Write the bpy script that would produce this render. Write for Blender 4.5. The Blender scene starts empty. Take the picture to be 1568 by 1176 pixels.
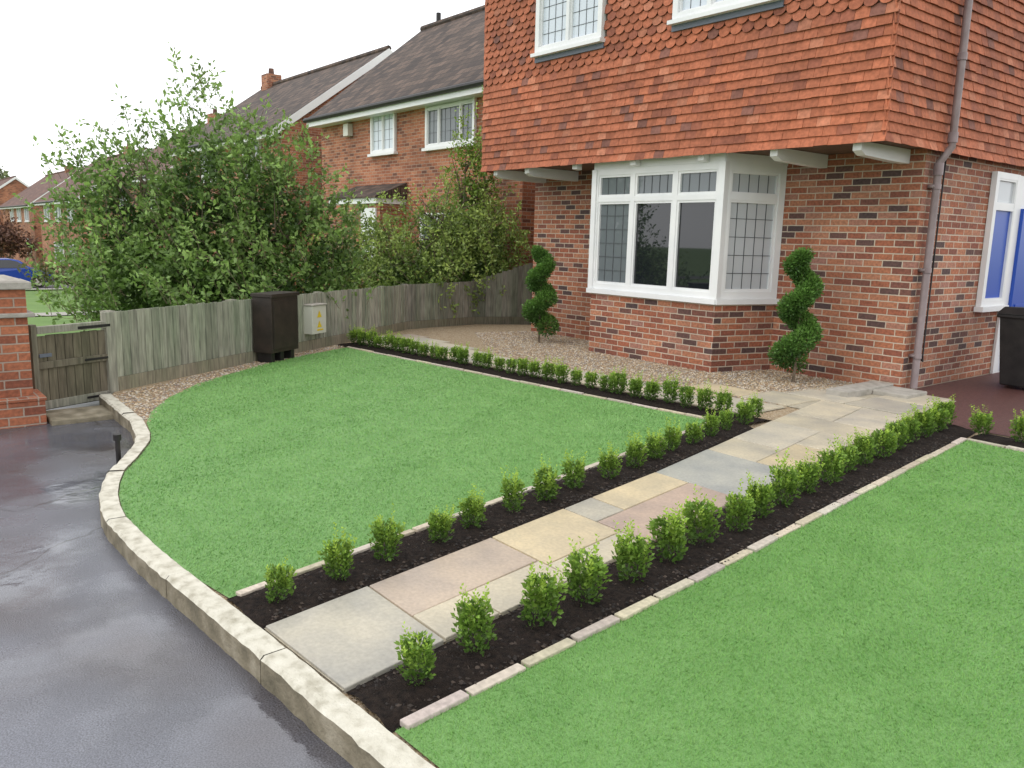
import bpy, math, random
import numpy as np
from mathutils import Vector, Matrix
random.seed(7); rng=np.random.default_rng(7)
scn=bpy.context.scene
COL=bpy.context.collection
# ---------------------------------------------------------------- materials
def newmat(name):
    m=bpy.data.materials.new(name); m.use_nodes=True
    nt=m.node_tree; b=nt.nodes["Principled BSDF"]
    return m,nt,b
def N(nt,t,**k):
    n=nt.nodes.new(t)
    for a,v in k.items():
        if a in n.inputs: n.inputs[a].default_value=v
        else: setattr(n,a,v)
    return n
def ramp(nt,stops):
    r=nt.nodes.new("ShaderNodeValToRGB"); e=r.color_ramp.elements
    while len(e)<len(stops): e.new(.5)
    for i,(p,c) in enumerate(stops):
        e[i].position=p; e[i].color=(c[0],c[1],c[2],1)
    return r
def L(nt,a,b): nt.links.new(a,b)
def mixc(nt,mode='MIX',fac=.5):
    n=nt.nodes.new("ShaderNodeMix"); n.data_type='RGBA'; n.blend_type=mode
    n.inputs[0].default_value=fac
    return n   # A=6 B=7 out=2
def noise_mat(name,c1,c2,scale=5,rough=.7,bump=.2,bscale=60,c3=None,spec=.4,coord="Object",detail=5,dist=.01):
    m,nt,b=newmat(name)
    tc=N(nt,"ShaderNodeTexCoord")
    n=N(nt,"ShaderNodeTexNoise",Scale=scale,Detail=detail)
    L(nt,tc.outputs[coord],n.inputs["Vector"])
    st=[(.3,c1),(.7,c2)]
    if c3: st=[(.25,c1),(.5,c2),(.75,c3)]
    r=ramp(nt,st); L(nt,n.outputs["Fac"],r.inputs[0]); L(nt,r.outputs[0],b.inputs["Base Color"])
    b.inputs["Roughness"].default_value=rough; b.inputs["Specular IOR Level"].default_value=spec
    if bump:
        n2=N(nt,"ShaderNodeTexNoise",Scale=bscale,Detail=4); L(nt,tc.outputs[coord],n2.inputs["Vector"])
        bp=N(nt,"ShaderNodeBump",Strength=bump,Distance=dist); L(nt,n2.outputs["Fac"],bp.inputs["Height"]); L(nt,bp.outputs[0],b.inputs["Normal"])
    return m
def brick_mat(name,stops,mortar,bw=.215,rh=.072,ms=.0068):
    m,nt,b=newmat(name)
    tc=N(nt,"ShaderNodeTexCoord")
    wob=N(nt,"ShaderNodeTexNoise",Scale=14,Detail=2); L(nt,tc.outputs["UV"],wob.inputs["Vector"])
    wm=N(nt,"ShaderNodeVectorMath",operation='SCALE'); wm.inputs[3].default_value=.008
    L(nt,wob.outputs["Color"],wm.inputs[0])
    va=N(nt,"ShaderNodeVectorMath",operation='ADD'); L(nt,tc.outputs["UV"],va.inputs[0]); L(nt,wm.outputs[0],va.inputs[1])
    br=N(nt,"ShaderNodeTexBrick",Scale=1); L(nt,va.outputs[0],br.inputs["Vector"])
    br.inputs["Color1"].default_value=(0,0,0,1); br.inputs["Color2"].default_value=(1,1,1,1); br.inputs["Mortar"].default_value=(.5,.5,.5,1)
    br.inputs["Brick Width"].default_value=bw; br.inputs["Row Height"].default_value=rh
    br.inputs["Mortar Size"].default_value=ms; br.inputs["Mortar Smooth"].default_value=.3; br.offset=.5
    r=ramp(nt,stops); L(nt,br.outputs["Color"],r.inputs[0])
    n=N(nt,"ShaderNodeTexNoise",Scale=35,Detail=5); L(nt,tc.outputs["UV"],n.inputs["Vector"])
    r2=ramp(nt,[(.3,(.6,.6,.6)),(.7,(1.15,1.12,1.1))]); L(nt,n.outputs["Fac"],r2.inputs[0])
    mx=mixc(nt,'MULTIPLY',1); L(nt,r.outputs[0],mx.inputs[6]); L(nt,r2.outputs[0],mx.inputs[7])
    n3=N(nt,"ShaderNodeTexNoise",Scale=1.1,Detail=4); L(nt,tc.outputs["UV"],n3.inputs["Vector"])
    r3=ramp(nt,[(.35,(.74,.72,.71)),(.65,(1.1,1.07,1.04))]); L(nt,n3.outputs["Fac"],r3.inputs[0])
    mx2=mixc(nt,'MIX'); L(nt,br.outputs["Fac"],mx2.inputs[0]); L(nt,mx.outputs[2],mx2.inputs[6]); mx2.inputs[7].default_value=(*mortar,1)
    mx3=mixc(nt,'MULTIPLY',1); L(nt,mx2.outputs[2],mx3.inputs[6]); L(nt,r3.outputs[0],mx3.inputs[7])
    L(nt,mx3.outputs[2],b.inputs["Base Color"]); b.inputs["Roughness"].default_value=.8
    inv=N(nt,"ShaderNodeMath",operation='SUBTRACT'); inv.inputs[0].default_value=1; L(nt,br.outputs["Fac"],inv.inputs[1])
    ad=N(nt,"ShaderNodeMath",operation='MULTIPLY_ADD'); L(nt,n.outputs["Fac"],ad.inputs[0]); ad.inputs[1].default_value=.4; L(nt,inv.outputs[0],ad.inputs[2])
    bp=N(nt,"ShaderNodeBump",Strength=.7,Distance=.008); L(nt,ad.outputs[0],bp.inputs["Height"]); L(nt,bp.outputs[0],b.inputs["Normal"])
    return m
def attr_mat(name,rough=.5,trans=0,noise=None,bump=0,bscale=80,spec=.4,streak=None,noise2=None):
    m,nt,b=newmat(name)
    a=N(nt,"ShaderNodeAttribute"); a.attribute_name="Col"
    src=a.outputs["Color"]
    tc=N(nt,"ShaderNodeTexCoord")
    if noise:
        mp=N(nt,"ShaderNodeMapping"); L(nt,tc.outputs["Object"],mp.inputs[0])
        if streak: mp.inputs["Scale"].default_value=streak
        for nn in (noise,noise2):
            if not nn: continue
            n=N(nt,"ShaderNodeTexNoise",Scale=nn[0],Detail=5); L(nt,mp.outputs[0],n.inputs["Vector"])
            lo=nn[1] if isinstance(nn[1],tuple) else (nn[1],)*3; hi=nn[2] if isinstance(nn[2],tuple) else (nn[2],)*3
            r=ramp(nt,[(.3,lo),(.7,hi)]); L(nt,n.outputs["Fac"],r.inputs[0])
            mx=mixc(nt,'MULTIPLY',1); L(nt,src,mx.inputs[6]); L(nt,r.outputs[0],mx.inputs[7]); src=mx.outputs[2]
        if bump:
            bp=N(nt,"ShaderNodeBump",Strength=bump,Distance=.006)
            n2=N(nt,"ShaderNodeTexNoise",Scale=bscale,Detail=4); L(nt,mp.outputs[0],n2.inputs["Vector"])
            L(nt,n2.outputs["Fac"],bp.inputs["Height"]); L(nt,bp.outputs[0],b.inputs["Normal"])
    L(nt,src,b.inputs["Base Color"]); b.inputs["Roughness"].default_value=rough; b.inputs["Specular IOR Level"].default_value=spec
    if trans:
        t=N(nt,"ShaderNodeBsdfTranslucent"); L(nt,src,t.inputs[0])
        ms=N(nt,"ShaderNodeMixShader"); ms.inputs[0].default_value=trans
        out=nt.nodes["Material Output"]; L(nt,b.outputs[0],ms.inputs[1]); L(nt,t.outputs[0],ms.inputs[2]); L(nt,ms.outputs[0],out.inputs[0])
    return m
def plain(name,c,rough=.5,spec=.5,metal=0):
    m,nt,b=newmat(name); b.inputs["Base Color"].default_value=(*c,1); b.inputs["Roughness"].default_value=rough
    b.inputs["Specular IOR Level"].default_value=spec; b.inputs["Metallic"].default_value=metal
    return m
M={}
bst=[(0,(.09,.06,.06)),(.12,(.17,.085,.07)),(.18,(.28,.10,.065)),(.42,(.39,.135,.075)),(.6,(.46,.18,.095)),(.82,(.52,.24,.14)),(1,(.38,.19,.15))]
M['brick']=brick_mat("brick",bst,(.58,.50,.40))
M['brick2']=brick_mat("brick_neighbour",[(0,(.18,.07,.045)),(.3,(.38,.13,.065)),(.7,(.48,.18,.09)),(1,(.52,.23,.13))],(.44,.33,.25))
M['pierbrick']=brick_mat("brick_pier",[(0,(.22,.07,.04)),(.4,(.38,.13,.065)),(1,(.48,.18,.09))],(.38,.30,.24))
M['tile']=attr_mat("clay_tile",.75,0,(25,.72,1.12),.35,120,.25,noise2=(.9,(.86,.88,.9),(1.08,1.04,1.0)))
M['white']=noise_mat("white_paint",(.76,.77,.77),(.84,.84,.83),3,.35,0)
M['timber']=noise_mat("dark_soffit",(.10,.06,.04),(.16,.09,.06),6,.7,.2)
M['glass']=plain("window_glass_dark",(.012,.014,.018),.02,.8)
M['glassp']=plain("window_glass_pale",(.50,.53,.55),.05,.6)
M['glass_sky']=plain("window_glass_sky_paint",(.62,.68,.74),.05,.6)  # pale blue-white: reflected sky painted into the pane colour
M['glassm']=plain("window_glass_mid",(.15,.17,.18),.03,.6)
M['lead']=plain("lead",(.07,.075,.08),.5)
M['flash']=plain("lead_flashing",(.13,.15,.19),.5)
M['pipe']=noise_mat("drain_pipe",(.19,.145,.14),(.26,.205,.20),8,.4,0)
M['roof']=brick_mat("roof_tiles",[(0,(.05,.035,.03)),(.5,(.10,.07,.055)),(1,(.16,.11,.085))],(.03,.025,.02),.25,.2,.012)
M['roofr']=brick_mat("roof_tiles_red",[(0,(.12,.06,.045)),(.5,(.17,.085,.065)),(1,(.23,.12,.09))],(.05,.03,.025),.25,.2,.012)
M['blue']=plain("blue_paint",(.01,.07,.42),.3)
M['black']=noise_mat("black_plastic",(.010,.009,.009),(.024,.021,.02),8,.5,.1)
M['darkbox']=noise_mat("dark_brown_cabinet",(.020,.015,.012),(.040,.028,.022),8,.55,.2)
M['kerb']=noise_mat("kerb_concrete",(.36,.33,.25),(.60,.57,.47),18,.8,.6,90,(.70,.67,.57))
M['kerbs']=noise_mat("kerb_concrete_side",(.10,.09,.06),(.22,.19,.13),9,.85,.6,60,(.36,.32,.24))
M['edge']=attr_mat("edging_stone",.7,0,(40,.75,1.1),.4,120)
M['slab']=attr_mat("sandstone",.45,0,(3.2,(.74,.76,.80),(1.10,1.08,1.02)),.35,55,.45,noise2=(60,.88,1.08))
M['mortar']=noise_mat("pointing",(.34,.30,.22),(.48,.43,.33),30,.9,.3)
M['leaf']=attr_mat("leaf",.42,.3,None)
M['bark']=noise_mat("bark",(.10,.075,.05),(.22,.17,.12),20,.9,.5,60)
M['wood']=attr_mat("weathered_wood",.85,0,(14,.6,1.15),.5,40,.2,(3,3,.35),noise2=(1.2,(.78,.86,.74),(1.08,1.05,1.02)))
M['stone']=noise_mat("coping_stone",(.30,.28,.24),(.45,.42,.37),12,.85,.4)
M['cream']=plain("cream_box",(.62,.61,.53),.4)
M['yellow']=plain("yellow_label",(.75,.55,.02),.4)
M['soil']=noise_mat("soil",(.010,.007,.006),(.036,.025,.019),40,.95,1,140,spec=.2,dist=.02)
M['grassfar']=noise_mat("grass_far",(.10,.19,.04),(.17,.28,.07),.6,.9,.3,30)
M['pave']=noise_mat("pavement",(.30,.29,.26),(.40,.38,.34),4,.8,.2)
M['road']=noise_mat("road_asphalt",(.05,.05,.055),(.08,.08,.085),8,.7,.3)
M['redtar']=noise_mat("red_tarmac",(.07,.028,.024),(.14,.06,.05),30,.55,.6,200)
M['pebble']=attr_mat("pebbles",.7)
m,nt,b=newmat("gravel"); M['gravel']=m
tc=N(nt,"ShaderNodeTexCoord"); v=N(nt,"ShaderNodeTexVoronoi",Scale=75); L(nt,tc.outputs["Object"],v.inputs["Vector"])
r=ramp(nt,[(0,(.20,.13,.07)),(.4,(.36,.26,.15)),(.7,(.50,.40,.27)),(1,(.28,.22,.17))]); L(nt,v.outputs["Color"],r.inputs[0]); L(nt,r.outputs[0],b.inputs["Base Color"])
bp=N(nt,"ShaderNodeBump",Strength=1,Distance=.01); bp.invert=True; L(nt,v.outputs["Distance"],bp.inputs["Height"]); L(nt,bp.outputs[0],b.inputs["Normal"]); b.inputs["Roughness"].default_value=.8
def turf(name,base):
    m,nt,b=newmat(name)
    tc=N(nt,"ShaderNodeTexCoord")
    n=N(nt,"ShaderNodeTexNoise",Scale=3.5,Detail=6); n.inputs["Roughness"].default_value=.62; L(nt,tc.outputs["Object"],n.inputs["Vector"])
    r=ramp(nt,[(.3,(.185,.385,.105)),(.7,(.240,.455,.142))]); L(nt,n.outputs["Fac"],r.inputs[0])
    if base:
        n2=N(nt,"ShaderNodeTexNoise",Scale=220,Detail=3); L(nt,tc.outputs["Object"],n2.inputs["Vector"])
        r2=ramp(nt,[(.3,(.48,.5,.48)),(.7,(.88,.88,.88))]); L(nt,n2.outputs["Fac"],r2.inputs[0])  # backing colour darkened to paint the shade between blades
        mx=mixc(nt,'MULTIPLY',1); L(nt,r2.outputs[0],mx.inputs[7]); L(nt,r.outputs[0],mx.inputs[6]); L(nt,mx.outputs[2],b.inputs["Base Color"])
    else:
        a=N(nt,"ShaderNodeAttribute"); a.attribute_name="Col"
        mx=mixc(nt,'MULTIPLY',1); L(nt,a.outputs["Color"],mx.inputs[7]); L(nt,r.outputs[0],mx.inputs[6]); L(nt,mx.outputs[2],b.inputs["Base Color"])
    b.inputs["Roughness"].default_value=.55; b.inputs["Specular IOR Level"].default_value=.3
    return m
M['turfbase']=turf("turf_backing",True); M['turf']=turf("turf_blades",False)
# wet drive
m,nt,b=newmat("wet_asphalt"); M['drive']=m
tc=N(nt,"ShaderNodeTexCoord")
n=N(nt,"ShaderNodeTexNoise",Scale=.9,Detail=7); L(nt,tc.outputs["Object"],n.inputs["Vector"])
r=ramp(nt,[(.32,(.065,.055,.058)),(.5,(.095,.097,.116)),(.68,(.135,.142,.172))]); L(nt,n.outputs["Fac"],r.inputs[0])  # paler blue tones put the wet sky reflection into the base colour
n2=N(nt,"ShaderNodeTexNoise",Scale=170,Detail=3); L(nt,tc.outputs["Object"],n2.inputs["Vector"])
r2=ramp(nt,[(.35,(.55,.55,.55)),(.65,(1.4,1.4,1.4))]); L(nt,n2.outputs["Fac"],r2.inputs[0])
mx=mixc(nt,'MULTIPLY',1); L(nt,r.outputs[0],mx.inputs[6]); L(nt,r2.outputs[0],mx.inputs[7])
vc=N(nt,"ShaderNodeTexVoronoi",Scale=.28,feature='DISTANCE_TO_EDGE')
nw=N(nt,"ShaderNodeTexNoise",Scale=1.6,Detail=6); L(nt,tc.outputs["Object"],nw.inputs["Vector"])
vm=N(nt,"ShaderNodeVectorMath",operation='MULTIPLY_ADD'); vm.inputs[1].default_value=(.6,.6,.6); L(nt,nw.outputs["Color"],vm.inputs[0]); L(nt,tc.outputs["Object"],vm.inputs[2]); L(nt,vm.outputs[0],vc.inputs["Vector"])
rc=ramp(nt,[(0,(.45,.45,.45)),(.004,(1,1,1))]); L(nt,vc.outputs["Distance"],rc.inputs[0])
mx2=mixc(nt,'MULTIPLY',1); L(nt,mx.outputs[2],mx2.inputs[6]); L(nt,rc.outputs[0],mx2.inputs[7]); L(nt,mx2.outputs[2],b.inputs["Base Color"])
n4=N(nt,"ShaderNodeTexNoise",Scale=1.7,Detail=6); L(nt,tc.outputs["Object"],n4.inputs["Vector"])
rr=ramp(nt,[(.42,(.04,)*3),(.58,(.30,)*3)]); L(nt,n4.outputs["Fac"],rr.inputs[0]); L(nt,rr.outputs[0],b.inputs["Roughness"])
rb=ramp(nt,[(.42,(.04,)*3),(.60,(.5,)*3)]); L(nt,n4.outputs["Fac"],rb.inputs[0])
bp=N(nt,"ShaderNodeBump",Strength=.3,Distance=.006); L(nt,n2.outputs["Fac"],bp.inputs["Height"]); L(nt,rb.outputs[0],bp.inputs["Strength"])
n5=N(nt,"ShaderNodeTexNoise",Scale=5,Detail=4); L(nt,tc.outputs["Object"],n5.inputs["Vector"])
bp2=N(nt,"ShaderNodeBump",Strength=.22,Distance=.03); L(nt,n5.outputs["Fac"],bp2.inputs["Height"]); L(nt,bp.outputs[0],bp2.inputs["Normal"]); L(nt,bp2.outputs[0],b.inputs["Normal"])
b.inputs["Specular IOR Level"].default_value=1.0
# ---------------------------------------------------------------- mesh helpers
def empty(name,loc=(0,0,0)):
    e=bpy.data.objects.new(name,None); e.location=loc; COL.objects.link(e); return e
def uvproj(me):
    uv=me.uv_layers.new(name="UVMap")
    co=np.empty(len(me.vertices)*3); me.vertices.foreach_get("co",co); co=co.reshape(-1,3)
    d=uv.data
    for p in me.polygons:
        n=p.normal; ax=abs(n.x);ay=abs(n.y);az=abs(n.z)
        for li in p.loop_indices:
            c=co[me.loops[li].vertex_index]
            if az>=ax and az>=ay: d[li].uv=(c[0],c[1])
            else:
                t=Vector((-n.y,n.x)); t.normalize()
                d[li].uv=(c[0]*t.x+c[1]*t.y,c[2])
class B:
    def __init__(s): s.v=[];s.f=[];s.m=[];s.c=[];s.mats=[]
    def mi(s,m):
        if m not in s.mats: s.mats.append(m)
        return s.mats.index(m)
    def face(s,pts,m,c=(1,1,1)):
        k=len(s.v); s.v+= [tuple(p) for p in pts]; s.c+=[c]*len(pts)
        s.f.append(tuple(range(k,k+len(pts)))); s.m.append(s.mi(m))
    def hexa(s,P,m,c=(1,1,1)):
        k=len(s.v); s.v+=[tuple(p) for p in P]; s.c+=[c]*8
        for f in ((3,2,1,0),(4,5,6,7),(0,1,5,4),(1,2,6,5),(2,3,7,6),(3,0,4,7)):
            s.f.append(tuple(k+i for i in f)); s.m.append(s.mi(m))
    def box(s,a,b,m,c=(1,1,1)):
        x0,y0,z0=a;x1,y1,z1=b
        s.hexa([(x0,y0,z0),(x1,y0,z0),(x1,y1,z0),(x0,y1,z0),(x0,y0,z1),(x1,y0,z1),(x1,y1,z1),(x0,y1,z1)],m,c)
    def lbox(s,o,u,n,u0,u1,z0,z1,n0,n1,m,c=(1,1,1)):
        o=Vector(o);u=Vector(u);n=Vector(n);Z=Vector((0,0,1))
        f=lambda a,z,b:o+u*a+n*b+Z*z
        s.hexa([f(u0,z0,n1),f(u1,z0,n1),f(u1,z0,n0),f(u0,z0,n0),f(u0,z1,n1),f(u1,z1,n1),f(u1,z1,n0),f(u0,z1,n0)],m,c)
    def tube(s,pts,rad,m,c=(1,1,1),sides=7,cap=True):
        pts=[Vector(p) for p in pts]; k0=len(s.v); n=len(pts)
        for i,p in enumerate(pts):
            t=(pts[min(i+1,n-1)]-pts[max(i-1,0)]).normalized()
            a=t.cross(Vector((0.3,1,.1)) if abs(t.y)<.9 else Vector((1,0,0))).normalized(); b2=t.cross(a)
            for j in range(sides):
                an=2*math.pi*j/sides
                q=p+(a*math.cos(an)+b2*math.sin(an))*rad[i]; s.v.append(tuple(q)); s.c.append(c)
        for i in range(n-1):
            for j in range(sides):
                j2=(j+1)%sides
                s.f.append((k0+i*sides+j,k0+i*sides+j2,k0+(i+1)*sides+j2,k0+(i+1)*sides+j)); s.m.append(s.mi(m))
        if cap:
            s.f.append(tuple(k0+j for j in range(sides))); s.m.append(s.mi(m))
            s.f.append(tuple(k0+(n-1)*sides+j for j in range(sides))); s.m.append(s.mi(m))
    def obj(s,name,parent=None,bevel=0,smooth=False,col=False):
        me=bpy.data.meshes.new(name); me.from_pydata(s.v,[],s.f)
        for m in s.mats: me.materials.append(M[m])
        me.polygons.foreach_set("material_index",s.m)
        if smooth: me.polygons.foreach_set("use_smooth",[True]*len(s.f))
        me.update(); uvproj(me)
        ca=me.color_attributes.new("Col",'FLOAT_COLOR','POINT')
        arr=np.ones((len(s.v),4),dtype=np.float32); arr[:,:3]=np.array(s.c,dtype=np.float32); ca.data.foreach_set("color",arr.ravel())
        o=bpy.data.objects.new(name,me); COL.objects.link(o)
        if parent: o.parent=parent
        if bevel:
            bm=o.modifiers.new("bevel",'BEVEL'); bm.width=bevel; bm.segments=2; bm.limit_method='ANGLE'
        return o
def npmesh(name,verts,k,cols,mat,parent=None,link=True):
    nV=len(verts); nF=nV//k
    me=bpy.data.meshes.new(name)
    me.vertices.add(nV); me.vertices.foreach_set("co",np.ascontiguousarray(verts,dtype=np.float32).ravel())
    me.loops.add(nV); me.loops.foreach_set("vertex_index",np.arange(nV,dtype=np.int32))
    me.polygons.add(nF); me.polygons.foreach_set("loop_start",np.arange(0,nV,k,dtype=np.int32))
    try: me.polygons.foreach_set("loop_total",np.full(nF,k,dtype=np.int32))
    except Exception: pass
    me.materials.append(M[mat]); me.update(calc_edges=True)
    ca=me.color_attributes.new("Col",'FLOAT_COLOR','POINT')
    arr=np.ones((nV,4),dtype=np.float32); arr[:,:3]=cols; ca.data.foreach_set("color",arr.ravel())
    if not link: return me
    o=bpy.data.objects.new(name,me); COL.objects.link(o)
    if parent: o.parent=parent
    return o
def unit(a): return a/np.maximum(np.linalg.norm(a,axis=1,keepdims=True),1e-6)
def leaves(c,d,size,asp=.55,fold=.25):
    n=len(c); d=unit(d); r=unit(rng.normal(size=(n,3))); s=unit(np.cross(d,r)); nn=np.cross(s,d)
    sz=size[:,None]
    a=c; t=c+d*sz; mL=c+d*sz*.5+s*sz*asp*.5+nn*sz*fold*.3; mR=c+d*sz*.5-s*sz*asp*.5+nn*sz*fold*.3
    return np.stack([a,mL,t,mR],1).reshape(-1,3)
# ---------------------------------------------------------------- terrain
def tz(x): return -.2-.041*min(max(-x-13,0),47)
b=B()
xs=[400,60,0,-13,-60,-120,-900]
for i in range(len(xs)-1):
    for y0,y1 in ((-400,-20),(-20,40),(40,600)):
        b.face([(xs[i+1],y0,tz(xs[i+1])),(xs[i],y0,tz(xs[i])),(xs[i],y1,tz(xs[i])),(xs[i+1],y1,tz(xs[i+1]))],'grassfar')
b.obj("ground")
def strip(name,x0,x1,y0,y1,mat,dz):
    b=B(); b.face([(x0,y0,tz(x0)+dz),(x1,y0,tz(x1)+dz),(x1,y1,tz(x1)+dz),(x0,y1,tz(x0)+dz)],mat); return b.obj(name)
strip("pavement",-22.3,-20.9,-60,9.6,'pave',.02)
strip("side_road",-52,-44,-120,200,'road',.02)
strip("pavement",-43.4,-41.8,-120,200,'pave',.06)
DZ=-.088
b=B(); b.face([(-8.35,-25,DZ),(14,-25,DZ),(14,1.9,DZ),(-8.35,1.9,DZ)],'drive'); b.obj("driveway")
# ---------------------------------------------------------------- garden base
kin=[(-7.9,1.72),(-7.3,1.70),(-6.75,1.69),(-6.24,1.61),(-5.98,1.54),(-5.78,1.45),(-5.55,1.34),(-5.29,1.20),(-5.06,1.12),(-4.84,1.06),(-4.62,1.02),(-4.42,1.0),(-3.9,1.01),(-3.45,1.04),(-2.81,1.09),(-2.2,1.13),(-1.6,1.17),(0,1.28),(3,1.48),(7,1.75)]
base=kin+[(7,7.25),(-3.4,7.25),(-4.05,8.65),(-10.3,8.65),(-10.6,9.9),(-11.45,8.4),(-11.3,6.9),(-8.1,1.8)]
b=B(); b.face([(x,y,0) for x,y in base],'gravel'); b.obj("gravel_bed")
def resample(pl,st):
    P=[Vector(p) for p in pl]; D=[0]
    for i in range(1,len(P)): D.append(D[-1]+(P[i]-P[i-1]).length)
    n=max(1,round(D[-1]/st)); res=[]
    for k in range(n+1):
        t=D[-1]*k/n
        for i in range(1,len(P)):
            if t<=D[i]+1e-6:
                res.append(P[i-1].lerp(P[i],(t-D[i-1])/(D[i]-D[i-1]))); break
    return res
kp=resample(kin,.05)
def offs(pts,w):
    r=[]
    for i,p in enumerate(pts):
        t=(pts[min(i+1,len(pts)-1)]-pts[max(i-1,0)]).normalized(); ww=w(i) if callable(w) else w
        r.append(p+Vector((t.y,-t.x))*ww)
    return r
rk=random.Random(11); wob=[.098+rk.uniform(-.0035,.0035) for _ in kp]; zw=[rk.uniform(-.0025,.0025) for _ in kp]
ko=offs(kp,lambda i:wob[i]); kc=offs(kp,.002)
b=B(); seg=18
for i in range(0,len(kp)-1):
    g0=.08 if i%seg==0 else 0; g1=.08 if (i+1)%seg==0 else 0
    a0=kc[i].lerp(kc[i+1],g0);a1=kc[i].lerp(kc[i+1],1-g1);o0=ko[i].lerp(ko[i+1],g0);o1=ko[i].lerp(ko[i+1],1-g1)
    jz=random.Random(i//seg).uniform(-.004,.004)+.018; bv=.014; z0=jz+zw[i];z1=jz+zw[i+1]
    oi0=o0.lerp(a0,.15);oi1=o1.lerp(a1,.15)
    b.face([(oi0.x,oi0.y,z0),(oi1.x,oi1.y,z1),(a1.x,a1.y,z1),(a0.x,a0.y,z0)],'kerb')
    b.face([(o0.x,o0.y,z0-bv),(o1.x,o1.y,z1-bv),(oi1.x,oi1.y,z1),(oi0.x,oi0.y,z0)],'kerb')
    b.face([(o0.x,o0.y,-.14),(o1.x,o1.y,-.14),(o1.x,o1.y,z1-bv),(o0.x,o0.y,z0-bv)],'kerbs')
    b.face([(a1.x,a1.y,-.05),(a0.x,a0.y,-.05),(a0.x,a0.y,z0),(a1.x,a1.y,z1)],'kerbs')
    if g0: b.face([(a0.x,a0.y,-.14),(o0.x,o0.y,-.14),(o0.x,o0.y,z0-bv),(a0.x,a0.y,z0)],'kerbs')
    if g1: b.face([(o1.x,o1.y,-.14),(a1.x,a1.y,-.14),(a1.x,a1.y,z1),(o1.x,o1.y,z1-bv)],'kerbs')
b.obj("concrete_kerb")
# ---------------------------------------------------------------- lines
def lin(pts,y):
    for (x0,y0),(x1,y1) in zip(pts,pts[1:]):
        if y<=y1 or (x1,y1)==pts[-1]:
            return x0+(x1-x0)*(y-y0)/(y1-y0)
LE=[(-3.17,1.05),(-3.65,3.28),(-4.18,5.60),(-4.3,6.2)]
PL=[(-2.82,1.05),(-3.10,2.45),(-3.41,3.97),(-3.93,6.1),(-4.22,7.4)]
PR=[(-2.25,1.1),(-2.46,2.3),(-2.85,4.6),(-3.27,6.9),(-3.36,7.3)]
RE=[(-1.97,1.12),(-2.16,2.84),(-2.38,4.5),(-2.67,6.79),(-2.75,7.3)]
lawnL=[(-3.17,1.09)]+[(-3.65,3.28),(-4.18,5.60),(-6.68,5.33),(-9.75,5.02),(-9.35,4.25),(-8.89,3.51),(-8.45,2.98),(-8.04,2.52),(-7.5,2.1),(-6.99,1.82),(-6.6,1.68)]+[(x,y+.004) for x,y in kin if -6.5<x<-3.2]
RL=[(-1.97,1.165),(-2.16,2.84),(-2.38,4.5),(-2.67,6.79),(7,6.3),(7,1.75),(3,1.48),(0,1.28)]
def sheet(name,poly,z,mat,parent=None):
    b=B(); b.face([(x,y,z) for x,y in poly],mat); return b.obj(name,parent)
def inpoly(px,py,poly):
    c=np.zeros(len(px),bool); n=len(poly)
    for i in range(n):
        x0,y0=poly[i];x1,y1=poly[(i+1)%n]
        if y0==y1: continue
        k=((y0>py)!=(y1>py))&(px<(x1-x0)*(py-y0)/(y1-y0)+x0); c^=k
    return c
def lawn(name,poly,n,vis=None,tint=(1,1,1)):
    par=empty(name); sheet("turf_backing",poly,.008,'turfbase',par)
    xs=[p[0] for p in poly];ys=[p[1] for p in poly]
    X0,X1,Y0,Y1=min(xs),min(max(xs),2.5),min(ys),max(ys)
    N0=int(n*5); px=rng.uniform(X0,X1,N0);py=rng.uniform(Y0,Y1,N0)
    d=np.hypot(px,py); keep=rng.random(N0)<np.clip((3.2/np.maximum(d,.5))**1.5,.14,1)
    if vis is not None:
        keep&=~((px>-.2)&(rng.random(N0)>.2))
    keep&=inpoly(px,py,poly); px=px[keep][:n];py=py[keep][:n]; n=len(px); d=np.hypot(px,py)
    h=rng.uniform(.007,.015,n); w=np.clip(.0013*d/2.2,.0014,.0058)*rng.uniform(.8,1.3,n)
    ang=rng.normal(2.2,1.3,n)+.9*np.sin(px*5+py*3)
    ln=h*rng.uniform(.5,1.7,n)
    a2=rng.uniform(0,np.pi,n)
    base=np.stack([px,py,np.full(n,.006)],1)
    s=np.stack([np.cos(a2)*w,np.sin(a2)*w,np.zeros(n)],1)
    tip=base+np.stack([np.cos(ang)*ln,np.sin(ang)*ln,h],1)
    V=np.stack([base-s,base+s,tip],1).reshape(-1,3)
    k=rng.uniform(.87,1.13,n); col=np.stack([k*rng.uniform(.9,1.12,n)*tint[0],k*tint[1],k*rng.uniform(.88,1.08,n)*tint[2]],1)
    C=np.repeat(col,3,0); C[2::3]*=1.1; C[0::3]*=.76;C[1::3]*=.76  # shade between blades painted in: lighter tips, darkened bases
    npmesh("turf_blades",V,3,C,'turf',par)
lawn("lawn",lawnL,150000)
lawn("lawn",RL,240000,True,(.86,.92,.76))
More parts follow.
